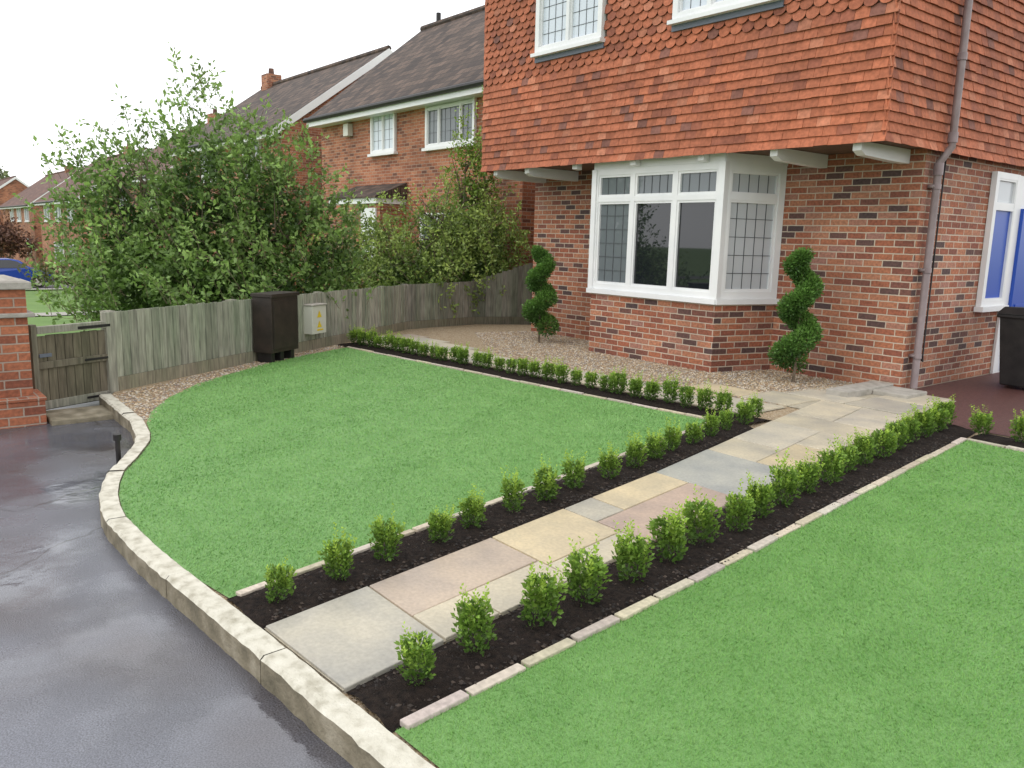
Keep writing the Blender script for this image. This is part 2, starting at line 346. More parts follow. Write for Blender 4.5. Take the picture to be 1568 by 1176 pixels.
# ---------------------------------------------------------------- soil beds
def soilstrip(name,Lf,Rf,y0,y1,axis='y',step=.03,n=10):
    ts=np.arange(y0,y1+step,step); V=[];F=[]
    for i,t in enumerate(ts):
        a,c=Lf(t),Rf(t)
        for j in range(n+1):
            s=a+(c-a)*j/n; ed=min(j,n-j)/n*4
            z=.004+min(1,ed)*(.012+.014*random.random())
            V.append((s,t,z) if axis=='y' else (t,s,z))
    for i in range(len(ts)-1):
        for j in range(n):
            k=i*(n+1)+j; F.append((k,k+1,k+n+2,k+n+1))
    me=bpy.data.meshes.new(name); me.from_pydata(V,[],F); me.materials.append(M['soil']); me.polygons.foreach_set("use_smooth",[True]*len(F)); me.update()
    o=bpy.data.objects.new(name,me); COL.objects.link(o); return o
soilstrip("soil_bed",lambda t:lin(LE,t)+.0,lambda t:lin(PL,t)-.0,1.08,5.66)
soilstrip("soil_bed",lambda t:lin(PR,t),lambda t:lin(RE,t),1.15,7.2)
fy0=lambda x:5.02+(x+9.75)*(5.60-5.02)/(9.75-4.18)
soilstrip("soil_bed",lambda x:fy0(x)+.03,lambda x:fy0(x)+.46,-10.05,-3.95,'x',.04,10)
soilstrip("soil_bed",lambda x:6.82-.02*(x+2.7),lambda x:7.22,-2.66,6.5,'x',.05,8)
b=B()
def edging(pts,w,st=.42):
    P=resample(pts,st)
    for i in range(len(P)-1):
        a=P[i];c=P[i+1];t=(c-a).normalized();n=Vector((t.y,-t.x))*w*.5; a=a+t*.008;c=c-t*.008
        z=.022+random.uniform(-.003,.004); k=random.uniform(.8,1.1); cc=(.60*k,.55*k*random.uniform(.92,1),.44*k*random.uniform(.85,1.05))
        j=Vector((random.uniform(-.006,.006),random.uniform(-.006,.006)))
        b.hexa([(a.x+n.x+j.x,a.y+n.y,-.01),(c.x+n.x,c.y+n.y,-.01),(c.x-n.x,c.y-n.y,-.01),(a.x-n.x,a.y-n.y,-.01),(a.x+n.x+j.x,a.y+n.y,z),(c.x+n.x,c.y+n.y,z),(c.x-n.x,c.y-n.y,z),(a.x-n.x,a.y-n.y,z)],'edge',cc)
edging([(-3.17,1.12),(-3.65,3.28),(-4.18,5.60)],.04,.25)
edging([(-1.97,1.19),(-2.16,2.84),(-2.38,4.5),(-2.67,6.80)],.045,.27)
edging([(-4.2,5.62),(-9.75,5.04)],.035,.3)
edging([(-2.66,6.82),(6.5,6.5)],.045,.3)
b.obj("edging_stones",bevel=.004)
cols={'g':(.45,.42,.35),'p':(.49,.40,.32),'y':(.62,.52,.35),'b':(.44,.44,.40),'c':(.57,.51,.39),'w':(.56,.51,.41),'r':(.48,.37,.30)}
sl=[(1.10,1.60,0,1,'g'),(1.60,2.38,0,.60,'p'),(1.60,1.9,.60,1,'c'),(1.9,2.38,.60,1,'c'),(2.38,2.98,0,.70,'y'),(2.38,2.98,.70,1,'c'),
(2.98,3.25,0,.42,'g'),(3.25,3.97,0,.42,'y'),(2.98,3.97,.42,1,'r'),(3.97,4.75,0,1,'b'),(4.75,5.2,0,.58,'c'),(5.2,6.0,0,.58,'w'),(4.75,5.45,.58,1,'y'),(5.45,6.0,.58,1,'c'),
(6.0,6.45,0,1,'c'),(6.45,7.25,0,.5,'c'),(6.45,6.85,.5,1,'w'),(6.85,7.25,.5,1,'w')]
b=B(); g=.005
for y0,y1,t0,t1,c in sl:
    P=[]
    for (y,t) in ((y0+g,t0),(y0+g,t1),(y1-g,t1),(y1-g,t0)):
        a,d=lin(PL,y),lin(PR,y); e=g if t==t0 else -g
        yy=y+(t*.04-.0 if y<1.2 else 0)
        P.append((a+(d-a)*t+e+random.uniform(-.003,.003),yy))
    k=random.uniform(.94,1.06); cc=tuple(v*k for v in cols[c]); z=.022+random.uniform(-.002,.002)
    b.hexa([(x,y,-.01) for x,y in P]+[(x,y,z) for x,y in P],'slab',cc)
random.seed(3)
x=-10.6
while x<-4.3:
    w=random.choice([.45,.6,.75]); x1=min(x+w,-4.22)
    ya=fy0(x)+.47; yb=ya+.62+max(0,(-8.2-x))*.22; sp=random.choice([0,.5,.62])
    for (u0,u1) in (((0,sp),(sp,1)) if sp else ((0,1),)):
        A=ya+(yb-ya)*u0+g; Bq=ya+(yb-ya)*u1-g; cc=cols[random.choice('gpycwwc')]
        dy=fy0(x1)-fy0(x)
        b.hexa([(x+g,A,-.01),(x1-g,A+dy,-.01),(x1-g,Bq+dy,-.01),(x+g,Bq,-.01),(x+g,A,.018),(x1-g,A+dy,.018),(x1-g,Bq+dy,.018),(x+g,Bq,.018)],'slab',cc)
    x=x1
for (x0,y0,x1,y1,c) in ((-4.75,6.75,-4.24,7.3,'c'),(-4.6,7.32,-4.0,7.75,'w'),(-3.98,7.32,-3.45,7.9,'g'),(-3.98,7.92,-3.5,8.5,'c'),(-5.4,6.75,-4.77,7.1,'y')):
    b.hexa([(x0,y0,-.01),(x1,y0,-.01),(x1,y1,-.01),(x0,y1,-.01),(x0,y0,.019),(x1,y0,.019),(x1,y1,.019),(x0,y1,.019)],'slab',cols[c])
b.obj("stone_path",bevel=.004)
b=B()
pp=[(lin(PL,y)+.003,y,.012) for y in (1.1,2.45,3.97,6.1,7.28)]+[(lin(PR,y)-.003,y,.012) for y in (7.28,6.9,4.6,2.3,1.14)]
b.face(pp[::-1],'mortar')
b.face([(-10.62,fy0(-10.6)+.47,.008),(-4.2,fy0(-4.2)+.47,.008),(-4.2,fy0(-4.2)+1.09,.008),(-8.2,fy0(-8.2)+1.09,.008),(-10.62,fy0(-10.6)+1.6,.008)],'mortar')
b.face([(-4.75,6.75,.006),(-3.3,6.75,.006),(-3.45,8.5,.006),(-4.6,8.5,.006)],'mortar')
b.obj("path_pointing")
sheet("red_driveway",[(-3.43,7.26),(12,7.26),(12,40),(-4.04,40),(-4.04,8.5),(-3.5,8.5)],.004,'redtar')
b=B(); b.box((-4.36,7.62,0),(-4.12,8.55,.075),'stone'); b.box((-4.12,8.1,0),(-3.75,8.52,.055),'stone'); b.obj("stone_step",bevel=.01)
gp=[(.50,.38,.24),(.38,.27,.16),(.58,.50,.38),(.30,.20,.12),(.46,.42,.36),(.24,.20,.17)]
def pebbles(name,poly,n,s0=.008,s1=.018,pal=gp,z=.0):
    xs=[p[0] for p in poly];ys=[p[1] for p in poly]
    px=rng.uniform(min(xs),max(xs),n*3);py=rng.uniform(min(ys),max(ys),n*3); k=inpoly(px,py,poly); px=px[k][:n];py=py[k][:n]; n=len(px)
    s=rng.uniform(s0,s1,n); c=np.stack([px,py,s*.3+z],1)
    a=rng.uniform(0,6.28,n); ex=np.stack([np.cos(a),np.sin(a),0*a],1)*s[:,None]; ey=np.stack([-np.sin(a),np.cos(a),0*a],1)*(s*rng.uniform(.5,.9,n))[:,None]; ez=np.stack([0*a,0*a,s*.55],1)
    T=[]
    for sx,sy in ((1,1),(-1,1),(-1,-1),(1,-1)):
        if sx*sy>0: T+= [c+ex*sx,c+ey*sy,c+ez]
        else: T+= [c+ey*sy,c+ex*sx,c+ez]
    V=np.stack(T,1).reshape(-1,3)
    pal=np.array(pal); col=pal[rng.integers(0,len(pal),n)]*rng.uniform(.8,1.15,(n,1))
    npmesh(name,V,3,np.repeat(col,12,0),'pebble')
pebbles("gravel_pebbles",[(-10.4,7.6),(-8.2,6.3),(-4.3,6.7),(-4.4,8.6),(-10.2,8.6)],26000)
pebbles("gravel_pebbles",[(-7.9,1.72),(-6.6,1.7),(-7.5,2.1),(-8.45,2.98),(-9.35,4.25),(-9.9,5.1),(-10.7,6.2),(-9.4,3.9)],12000)
sp=[(.02,.014,.011),(.035,.025,.018),(.014,.010,.008),(.06,.042,.03)]
pebbles("soil_clods",[(-2.25,1.18),(-1.99,1.22),(-2.16,2.84),(-2.38,4.5),(-2.67,6.79),(-3.25,6.9),(-2.85,4.6),(-2.46,2.3)],5000,.004,.013,sp,.014)
pebbles("soil_clods",[(-3.13,1.15),(-2.85,1.15),(-3.10,2.45),(-3.41,3.97),(-3.85,5.6),(-4.15,5.6),(-3.63,3.28)],4000,.004,.013,sp,.014)
# ---------------------------------------------------------------- box plants
def boxplant_mesh(i):
    n=620; H=.145+.02*random.random(); R=.054
    th=rng.uniform(0,2*np.pi,n); zz=rng.random(n)**.7; rad=R*np.sqrt(np.clip(1-(zz*1.1-.65)**2*1.7,.08,1))*(1+.25*np.sin(th*3+i)+.16*np.sin(th*5+zz*9+i))*rng.uniform(.4,1.15,n)
    c=np.stack([np.cos(th)*rad,np.sin(th)*rad,.008+zz*H],1)
    d=np.stack([np.cos(th),np.sin(th),rng.uniform(.1,1.6,n)],1)+rng.normal(0,.4,(n,3))
    s=rng.uniform(.015,.026,n)
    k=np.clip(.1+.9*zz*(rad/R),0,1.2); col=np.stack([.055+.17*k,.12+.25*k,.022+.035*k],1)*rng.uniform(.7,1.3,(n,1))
    Vs=[leaves(c,d,s,.6)];Cs=[np.repeat(col,4,0)]
    ns=random.randint(10,16)
    for j in range(ns):
        a=random.uniform(0,6.28); r0=random.uniform(.0,.05); ex=random.uniform(.005,.04); tip=np.array([math.cos(a)*(r0+ex),math.sin(a)*(r0+ex),H+random.choice([random.uniform(.0,.03),random.uniform(.02,.095)])])
        bs=np.array([math.cos(a)*r0,math.sin(a)*r0,H*.5]); m=22; t=np.linspace(0,1,m)[:,None]; c=bs+(tip-bs)*t
        aa=np.arange(m)*2.4; d=np.stack([np.cos(aa),np.sin(aa),np.full(m,.8)],1)+rng.normal(0,.2,(m,3)); s=np.full(m,.022)*np.linspace(1.1,.65,m)
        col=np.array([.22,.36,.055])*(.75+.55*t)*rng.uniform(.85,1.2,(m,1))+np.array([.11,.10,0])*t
        Vs.append(leaves(c,d,s,.6)); Cs.append(np.repeat(col,4,0))
    return npmesh("box_plant_mesh_%d"%i,np.concatenate(Vs),4,np.concatenate(Cs),'leaf',link=False)
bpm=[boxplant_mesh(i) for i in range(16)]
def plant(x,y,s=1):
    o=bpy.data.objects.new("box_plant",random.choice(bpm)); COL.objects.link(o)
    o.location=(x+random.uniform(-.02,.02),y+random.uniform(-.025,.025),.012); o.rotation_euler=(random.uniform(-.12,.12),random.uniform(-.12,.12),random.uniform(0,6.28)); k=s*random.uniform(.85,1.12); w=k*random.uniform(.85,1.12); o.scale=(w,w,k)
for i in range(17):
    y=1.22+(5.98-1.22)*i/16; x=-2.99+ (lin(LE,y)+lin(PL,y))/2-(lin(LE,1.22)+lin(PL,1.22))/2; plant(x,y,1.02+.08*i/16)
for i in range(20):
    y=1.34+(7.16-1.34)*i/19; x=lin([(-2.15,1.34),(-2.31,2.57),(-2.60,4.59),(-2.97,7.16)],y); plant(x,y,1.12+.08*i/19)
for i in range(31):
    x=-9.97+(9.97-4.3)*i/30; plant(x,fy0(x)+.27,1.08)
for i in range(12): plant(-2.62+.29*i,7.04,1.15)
# ---------------------------------------------------------------- topiary
def topiary(x,y,H,turn0):
    e=empty("spiral_topiary",(x,y,0)); b=B()
    b.tube([(0,0,0),(.01,0,H*.5),(0,0,H*.97)],[.018,.014,.006],'bark'); b.obj("trunk",e)
    C=[];D=[];K=[]; turns=2.5
    for t in np.linspace(0,1,950):
        z=.22+t*(H-.33); a=turn0+t*turns*2*math.pi; R=.125*(1-.45*t); rt=.158*(1-.33*t)*(.8 if t>.97 else 1)*(1+.10*math.sin(t*37))
        cx,cy=math.cos(a)*R,math.sin(a)*R
        for k in range(16):
            v=rng.normal(size=3); v/=np.linalg.norm(v); q=rt*random.uniform(.7,1.08)*(.92+.1*math.sin(t*61+v[0]*4))
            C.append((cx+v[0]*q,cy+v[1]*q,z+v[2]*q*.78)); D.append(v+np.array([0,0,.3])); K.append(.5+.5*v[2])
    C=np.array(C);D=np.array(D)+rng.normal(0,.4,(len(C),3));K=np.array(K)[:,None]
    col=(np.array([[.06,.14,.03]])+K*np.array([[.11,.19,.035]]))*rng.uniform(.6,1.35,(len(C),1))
    npmesh("foliage",leaves(C,D,rng.uniform(.024,.042,len(C)),.6),4,np.repeat(col,4,0),'leaf',e)
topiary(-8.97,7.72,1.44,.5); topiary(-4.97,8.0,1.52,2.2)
# ---------------------------------------------------------------- shrubs
def shrub(name,c0,lobes,ntw,per,ls,colA,colB,stems=7,base=-.2,tall=.5,gap=.55):
    e=empty(name,(c0[0],c0[1],0)); r0=np.array([.628,.778,0]); dd=np.array([-.778,.628,0])
    wts=np.array([float(l[3]*l[3]*l[4]) for l in lobes]); wts=wts/wts.sum()
    Cs=[];Ds=[];Ks=[]
    b=B(); cen=[]
    for l in lobes: cen.append(r0*l[0]+dd*l[1]+np.array([0,0,l[2]]))
    for s in range(stems):
        k=s%len(lobes); p=cen[k]+rng.normal(0,.25,3); p[2]=cen[k][2]+lobes[k][4]*random.uniform(.2,.8)
        b0=np.array([random.uniform(-.35,.35),random.uniform(-.35,.35),base]); mid=(b0+p)/2*np.array([.75,.75,1])+rng.normal(0,.1,3)
        b.tube([b0,mid*.6+b0*.4,mid,p*.6+mid*.4,p],[.045,.035,.028,.018,.006],'bark',sides=6)
        for q in range(5):
            st=mid+(p-mid)*random.uniform(0,.8); en=st+np.array([random.uniform(-.7,.7),random.uniform(-.7,.7),random.uniform(.2,.9)])
            b.tube([st,(st+en)/2+rng.normal(0,.05,3),en],[.014,.010,.003],'bark',sides=5)
    for i in range(ntw):
        k=rng.choice(len(lobes),p=wts); l=lobes[k]
        v=rng.normal(size=3); v/=np.linalg.norm(v); q=rng.random()**.42
        q*=1+.2*math.sin(v[0]*7+k)+.17*math.sin(v[1]*9+v[2]*8+k*2)
        p=cen[k]+(r0*v[0]+dd*v[1])*l[3]*q+np.array([0,0,v[2]*l[4]*q])
        if p[2]<base+.25: continue
        if math.sin(p[0]*3.3+p[2]*2.1+k)*math.sin(p[1]*3.7-p[2]*2.9)>gap: continue
        up=np.array([v[0]*.6*r0[0],v[1]*.6,.5+tall*rng.random()]); up=up+rng.normal(0,.35,3); up/=np.linalg.norm(up)
        ln=rng.uniform(.15,.42) if q>.85 else rng.uniform(.1,.25)
        ln*=max(1,ls/.07)
        t=rng.random(per)[:,None]; c=p+up*ln*t
        if q>.9: b.tube([p-up*.1,p+up*ln],[.004,.0015],'bark',sides=3,cap=False)
        d=rng.normal(size=(per,3))+up*.6+np.array([0,0,-.1]); Cs.append(c+rng.normal(0,.025,(per,3))); Ds.append(d)
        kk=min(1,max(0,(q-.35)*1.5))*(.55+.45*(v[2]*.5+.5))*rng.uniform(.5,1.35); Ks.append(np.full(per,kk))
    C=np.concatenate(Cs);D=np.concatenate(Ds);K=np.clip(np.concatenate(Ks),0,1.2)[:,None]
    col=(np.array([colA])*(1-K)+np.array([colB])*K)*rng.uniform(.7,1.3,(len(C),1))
    b.obj("branches",e)
    npmesh("foliage",leaves(C,D,rng.uniform(ls*.7,ls*1.3,len(C)),.5),4,np.repeat(col,4,0),'leaf',e)
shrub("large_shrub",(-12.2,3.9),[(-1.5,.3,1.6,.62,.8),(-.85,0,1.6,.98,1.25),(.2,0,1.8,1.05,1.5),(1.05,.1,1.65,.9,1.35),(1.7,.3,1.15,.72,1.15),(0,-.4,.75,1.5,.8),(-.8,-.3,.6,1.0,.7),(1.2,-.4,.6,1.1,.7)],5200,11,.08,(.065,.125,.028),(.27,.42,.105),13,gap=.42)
shrub("garden_bush",(-12.9,8.2),[(-.75,0,1.05,.8,.95),(.35,0,1.4,.85,.95),(1.2,.2,1.25,.8,1.0),(-1.6,0,.7,.7,.8),(0,-.5,.7,1.4,.8),(.9,-.4,.9,.8,.9)],3200,12,.068,(.08,.14,.03),(.38,.50,.12),8,gap=.6)
shrub("garden_bush",(-13.1,9.5),[(0,0,2.2,.5,1.5),(.1,0,1,.7,1)],1200,12,.066,(.08,.14,.025),(.33,.50,.08),5,tall=.9,gap=.8)
# ---------------------------------------------------------------- windows
def window(b,o,u,n,W,z0,z1,cols,tr=(),glass='glass',lead=(),fr=.055,depth=.05,fn=.02,casement=True,glasses=None,sx=.13,sz=.19,hm=.022,cf0=.022,lw=.0035):
    w='white'
    b.lbox(o,u,n,0,fr,z0,z1,-depth,fn,w); b.lbox(o,u,n,W-fr,W,z0,z1,-depth,fn,w)
    b.lbox(o,u,n,fr,W-fr,z1-fr,z1,-depth,fn-.001,w); b.lbox(o,u,n,fr,W-fr,z0,z0+fr,-depth,fn-.001,w)
    xs=[fr]+[c*W for c in cols]+[W-fr]; zs=[z0+fr]+list(tr)+[z1-fr]
    for c in cols: b.lbox(o,u,n,c*W-hm,c*W+hm,z0+fr,z1-fr,-depth,fn-.003,w)
    for i in range(len(xs)-1):
        a=xs[i]+(hm if i else 0); c=xs[i+1]-(hm if i<len(xs)-2 else 0)
        for t in tr: b.lbox(o,u,n,a,c,t-hm,t+hm,-depth,fn-.005,w)
        for j in range(len(zs)-1):
            p=zs[j]+(hm if j else 0); q=zs[j+1]-(hm if j<len(zs)-2 else 0)
            cf=cf0 if casement else .001
            if casement:
                b.lbox(o,u,n,a,a+cf,p,q,-depth,.006,w);b.lbox(o,u,n,c-cf,c,p,q,-depth,.006,w)
                b.lbox(o,u,n,a+cf,c-cf,p,p+cf,-depth,.005,w);b.lbox(o,u,n,a+cf,c-cf,q-cf,q,-depth,.005,w)
            gm=glasses[(i,j)] if glasses and (i,j) in glasses else glass
            b.lbox(o,u,n,a+cf,c-cf,p+cf,q-cf,-depth+.005,-.022,gm)
            if lead is True or (i,j) in lead:
                nx=max(2,round((c-a)/sx)); nz=max(1,round((q-p)/sz))
                for k in range(1,nx):
                    x=a+(c-a)*k/nx; b.lbox(o,u,n,x-lw,x+lw,p+cf,q-cf,-.021,-.016,'lead')
                for k in range(1,nz):
                    z=p+(q-p)*k/nz; b.lbox(o,u,n,a+cf,c-cf,z-lw,z+lw,-.021,-.0165,'lead')
def tiles(b,o,u,n,W,z0,z1,holes=(),scz=99,tw=.15,ex=.094):
    o=Vector(o);u=Vector(u);n=Vector(n);Z=Vector((0,0,1)); i=0; z=z0
    while z<z1:
        a=-(tw/2 if i%2 else 0)
        kick=.018 if i==0 else 0
        while a<W:
            a0=max(a+.0015,0);a1=min(a+tw-.0015,W); mid=(a0+a1)/2
            if a1-a0>.02 and not any(h[0]<mid<h[1] and h[2]-.05<z+.05<h[3] for h in holes):
                k=random.uniform(.78,1.1); r=random.random(); c=(.49*k,.165*k,.088*k)
                if r<.12: c=(.36*k,.125*k,.075*k)
                elif r<.2: c=(.56*k,.22*k,.13*k)
                elif r<.25: c=(.27*k,.12*k,.09*k)
                jz=random.uniform(-.003,.003); nb=.036+random.uniform(-.003,.005)+kick; nt=.012
                f=lambda x,zz,nn:o+u*x+n*nn+Z*zz
                zt=z+ex+.02; zb=z+jz
                if z<scz:
                    s=random.uniform(-.002,.002)
                    b.hexa([f(a0,zb+s,nb),f(a1,zb-s,nb),f(a1,zb,nb-.014),f(a0,zb,nb-.014),f(a0,zt,nt),f(a1,zt,nt),f(a1,zt,0),f(a0,zt,0)],'tile',c)
                else:
                    pts=[(a0,zt)]; r0=(a1-a0)/2; hh=.06
                    for q in range(9):
                        an=math.pi+math.pi*q/8; pts.append((mid+math.cos(an)*r0,zb+hh+math.sin(an)*hh))
                    pts.append((a1,zt))
                    nn=lambda zz:nt+(nb-nt)*(zt-zz)/(zt-zb)
                    b.face([f(x,zz,nn(zz)) for x,zz in pts],'tile',c)
                    for (x,zz),(x2,z2) in zip(pts[1:-1],pts[2:-1]):
                        b.face([f(x,zz,nn(zz)-.014),f(x2,z2,nn(z2)-.014),f(x2,z2,nn(z2)),f(x,zz,nn(zz))],'tile',tuple(v*.6 for v in c))
            a+=tw
        z+=ex; i+=1
# ---------------------------------------------------------------- our house
house=empty("brick_house",(0,0,0))
XL,XR,YF,YT,ZS=-10.2,-4.07,8.6,7.6,2.5
b=B(); b.box((XL,YF,-.2),(XR,16,ZS-.002),'brick'); b.obj("ground_floor_walls",house)
b=B(); b.box((XL-.05,YT,ZS),(XR+.05,16,5.4),'timber'); b.obj("upper_floor_core",house)
b=B()
W=XR-XL+.1
w1=(-9.03-(XL-.05),-7.75-(XL-.05)); w2=(-6.61-(XL-.05),-5.2-(XL-.05)); zsill=3.97
tiles(b,(XL-.05,YT,0),(1,0,0),(0,-1,0),W+.042,ZS-.03,5.35,[(w1[0],w1[1],zsill-.06,5.15),(w2[0],w2[1],zsill-.06,5.15)],3.65)
tiles(b,(XR+.05,YT-.034,0),(0,1,0),(1,0,0),8,ZS-.03,5.35)
tiles(b,(XL-.05,16,0),(0,-1,0),(-1,0,0),8.4,ZS-.03,5.35)
b.obj("hung_tiles",house)
b=B()
for w in (w1,w2):
    o=(XL-.05+w[0],YT-.03,0); ww=w[1]-w[0]
    window(b,o,(1,0,0),(0,-1,0),ww,zsill,5.15,(.5,) if w is w1 else (.36,.66),(4.75,),'glass_sky',True,fr=.075,depth=.06,fn=.04,sx=.12,sz=.16,lw=.0028,hm=.028)
    b.lbox(o,(1,0,0),(0,-1,0),-.03,ww+.03,zsill-.045,zsill-.001,-.03,.09,'white')
    b.lbox(o,(1,0,0),(0,-1,0),-.02,ww+.02,zsill-.11,zsill-.046,-.02,.018,'flash')
b.obj("upper_windows",house)
bay=[(-8.17,YF),(-7.96,7.75),(-5.9,7.75),(-5.68,YF)]
b=B()
for i in range(3):
    p,q=bay[i],bay[i+1]; b.face([(p[0],p[1],-.05),(q[0],q[1],-.05),(q[0],q[1],.80),(p[0],p[1],.80)],'brick')
b.face([(x,y,.80) for x,y in bay],'brick'); b.obj("bay_base",house)
b=B()
for i in range(3):
    p,q=Vector((*bay[i],0)),Vector((*bay[i+1],0)); u=(q-p).normalized(); n=Vector((u.y,-u.x,0)); ww=(q-p).length
    if i==1:
        window(b,p,u,n,ww,.86,2.40,(.333,.667),(2.02,),'glass',((0,0),(0,1),(1,1),(2,1)),fr=.075,depth=.07,glasses={(0,1):'glassm',(1,1):'glassm',(2,1):'glassm',(0,0):'glassm'},hm=.032,cf0=.028)
    else:
        window(b,p,u,n,ww,.86,2.40,(),(2.02,),'glassp',True,fr=.09,depth=.07,hm=.032,cf0=.028)
    b.lbox(p,u,n,-.03,ww+.03,.802,.859,-.1,.06,'white')
    b.lbox(p,u,n,-.008,ww+.008,2.401,ZS-.002,-.1,.024,'white')
b.box((-7.96-.03,7.71,.86),(-7.96+.05,7.79,2.4),'white'); b.box((-5.9-.05,7.712,.86),(-5.9+.035,7.79,2.4),'white')
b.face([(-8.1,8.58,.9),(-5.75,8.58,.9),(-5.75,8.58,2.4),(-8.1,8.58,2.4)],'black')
b.obj("bay_window",house)
b=B()
for x in (-9.98,-9.25,-8.25,-7.2,-6.15,-5.2,-4.28):
    prof=[(YT+.03,ZS-.004),(YT+.03,ZS-.09),(YT+.12,ZS-.13),(YF-.35,ZS-.145),(YF-.002,ZS-.145),(YF-.002,ZS-.004)]
    if -8.3<x<-5.55: prof=[(YT+.03,ZS-.004),(YT+.03,ZS-.08),(YT+.12,ZS-.09),(YT+.12,ZS-.004)]
    h=.045; n=len(prof)
    b.face([(x-h,y,z) for y,z in prof],'white'); b.face([(x+h,y,z) for y,z in prof[::-1]],'white')
    for i in range(n):
        p,q=prof[i],prof[(i+1)%n]; b.face([(x-h,p[0],p[1]),(x-h,q[0],q[1]),(x+h,q[0],q[1]),(x+h,p[0],p[1])],'white')
b.obj("corbels",house)
b=B(); o=(XR+.056,10.2,0)
window(b,o,(0,1,0),(1,0,0),.66,.85,2.38,(),(2.0,),'glass',(),fr=.07,depth=.05,fn=.01,glasses={(0,0):'blue',(0,1):'glassp'})
b.lbox(o,(0,1,0),(1,0,0),-.04,.70,.79,.849,-.05,.05,'white')
b.lbox(o,(0,1,0),(1,0,0),.661,1.8,0,2.38,-.05,-.02,'white'); b.lbox(o,(0,1,0),(1,0,0),.86,1.68,.03,2.0,-.019,.02,'blue')
b.lbox(o,(0,1,0),(1,0,0),.94,1.24,.25,.85,.0201,.032,'blue'); b.lbox(o,(0,1,0),(1,0,0),1.30,1.60,.25,.85,.0201,.032,'blue')
b.obj("side_window_and_door",house)
b=B(); px=XR+.07
b.tube([(px,8.74,.03),(px,8.74,2.30),(px,8.74,2.36),(XR+.15,8.80,2.52),(XR+.15,8.80,2.60),(XR+.15,8.80,5.5)],[.038]*6,'pipe',sides=12)
for z in (.35,1.25,2.1): b.tube([(px,8.74,z),(px,8.74,z+.05)],[.046,.046],'pipe',sides=12); b.box((XR,8.69,z+.01),(px,8.79,z+.04),'pipe')
b.tube([(px,8.74,2.24),(px,8.74,2.36)],[.049,.049],'pipe',sides=12); b.tube([(XR+.15,8.80,2.56),(XR+.15,8.80,2.66)],[.048]*2,'pipe',sides=12); b.tube([(XR+.15,8.80,3.35),(XR+.15,8.80,3.42)],[.047]*2,'pipe',sides=12)
b.tube([(XR+.02,8.98,.35),(XR+.02,8.98,1.4),(XR+.02,8.99,2.49)],[.009]*3,'black',sides=6)
b.tube([(XR+.02,8.98,.35),(XR+.05,8.93,.3),(XR+.03,8.88,.34)],[.009]*3,'black',sides=6)
b.obj("drain_pipes",house,smooth=True)
b=B(); e=5.4
b.hexa([(XL-.4,YT-.35,e),(XR+.4,YT-.35,e),(XR+.4,11.8,7.9),(XL-.4,11.8,7.9),(XL-.4,YT-.35,e+.1),(XR+.4,YT-.35,e+.1),(XR+.4,11.8,8.0),(XL-.4,11.8,8.0)],'roofr')
b.hexa([(XL-.4,11.8,7.9),(XR+.4,11.8,7.9),(XR+.4,16.35,e),(XL-.4,16.35,e),(XL-.4,11.8,8.0),(XR+.4,11.8,8.0),(XR+.4,16.35,e+.1),(XL-.4,16.35,e+.1)],'roofr')
for x in (XL,XR): b.face([(x,YT,5.38),(x,16,5.38),(x,11.8,7.88)],'brick')
b.obj("roof",house)
e=empty("wheelie_bin",(-3.36,10.0,0)); b=B()
b.hexa([(-.2,-.2,.04),(.2,-.2,.04),(.2,.2,.04),(-.2,.2,.04),(-.26,-.27,.80),(.26,-.27,.80),(.26,.27,.80),(-.26,.27,.80)],'black')
b.box((-.28,-.29,.78),(.28,.29,.82),'black'); b.hexa([(-.29,-.30,.821),(.29,-.30,.821),(.29,.31,.821),(-.29,.31,.821),(-.24,-.22,.90),(.24,-.22,.90),(.24,.28,.88),(-.24,.28,.88)],'black')
b.obj("body",e,bevel=.012); b=B(); b.tube([(-.27,.2,.09),(-.2,.2,.09)],[.09,.09],'black',sides=16); b.tube([(.2,.2,.09),(.27,.2,.09)],[.09,.09],'black',sides=16); b.tube([(-.24,.33,.84),(.24,.33,.84)],[.015]*2,'black'); b.obj("wheels",e)
# ---------------------------------------------------------------- fence
def fencerun(name,p,q,h0,h1,dark=1.0,step=.095):
    b=B(); p=Vector((*p,0));q=Vector((*q,0)); u=(q-p).normalized(); Ln=(q-p).length; n=Vector((u.y,-u.x,0))
    a=0;i=0
    while a<Ln:
        w=min(step+.012,Ln-a+.001); t=a/Ln; h=h0+(h1-h0)*t+random.uniform(-.006,.006)
        k=random.uniform(.78,1.15)*dark; g=random.uniform(.97,1.05); c=(.39*k,.38*k*g,.33*k)
        o=p+u*a; tl=random.uniform(-.003,.003)
        P=[o+n*(.018+tl),o+u*w+n*.004,o+u*w-n*.006,o+n*.004]
        b.hexa([tuple(v+Vector((0,0,.13))) for v in P]+[tuple(v+Vector((0,0,h))) for v in P],'wood',c)
        a+=step;i+=1
    for k0 in np.arange(0,Ln,1.75):
        k0=float(k0); b.lbox(p+u*k0,u,n,-.04,.045,-.1,h0+(h1-h0)*k0/Ln+.005,-.1,-.008,'wood',(.32*dark,.3*dark,.26*dark))
    b.lbox(p,u,n,0,Ln,-.1,.128,-.03,.022,'wood',(.30*dark,.27*dark,.21*dark))
    for z in (.25,h0-.12): b.lbox(p,u,n,0,Ln,z,z+.05,-.05,-.008,'wood',(.2,.18,.15))
    return b.obj(name)
fencerun("wooden_fence",(-8.12,1.82),(-11.3,6.9),.74,.72)
fencerun("wooden_fence",(-11.3,6.9),(-11.5,8.4),.72,.74,.8)
fencerun("wooden_fence",(-11.5,8.4),(-10.75,10.0),.76,1.35,.6)
e=empty("wooden_gate",(0,0,0)); b=B()
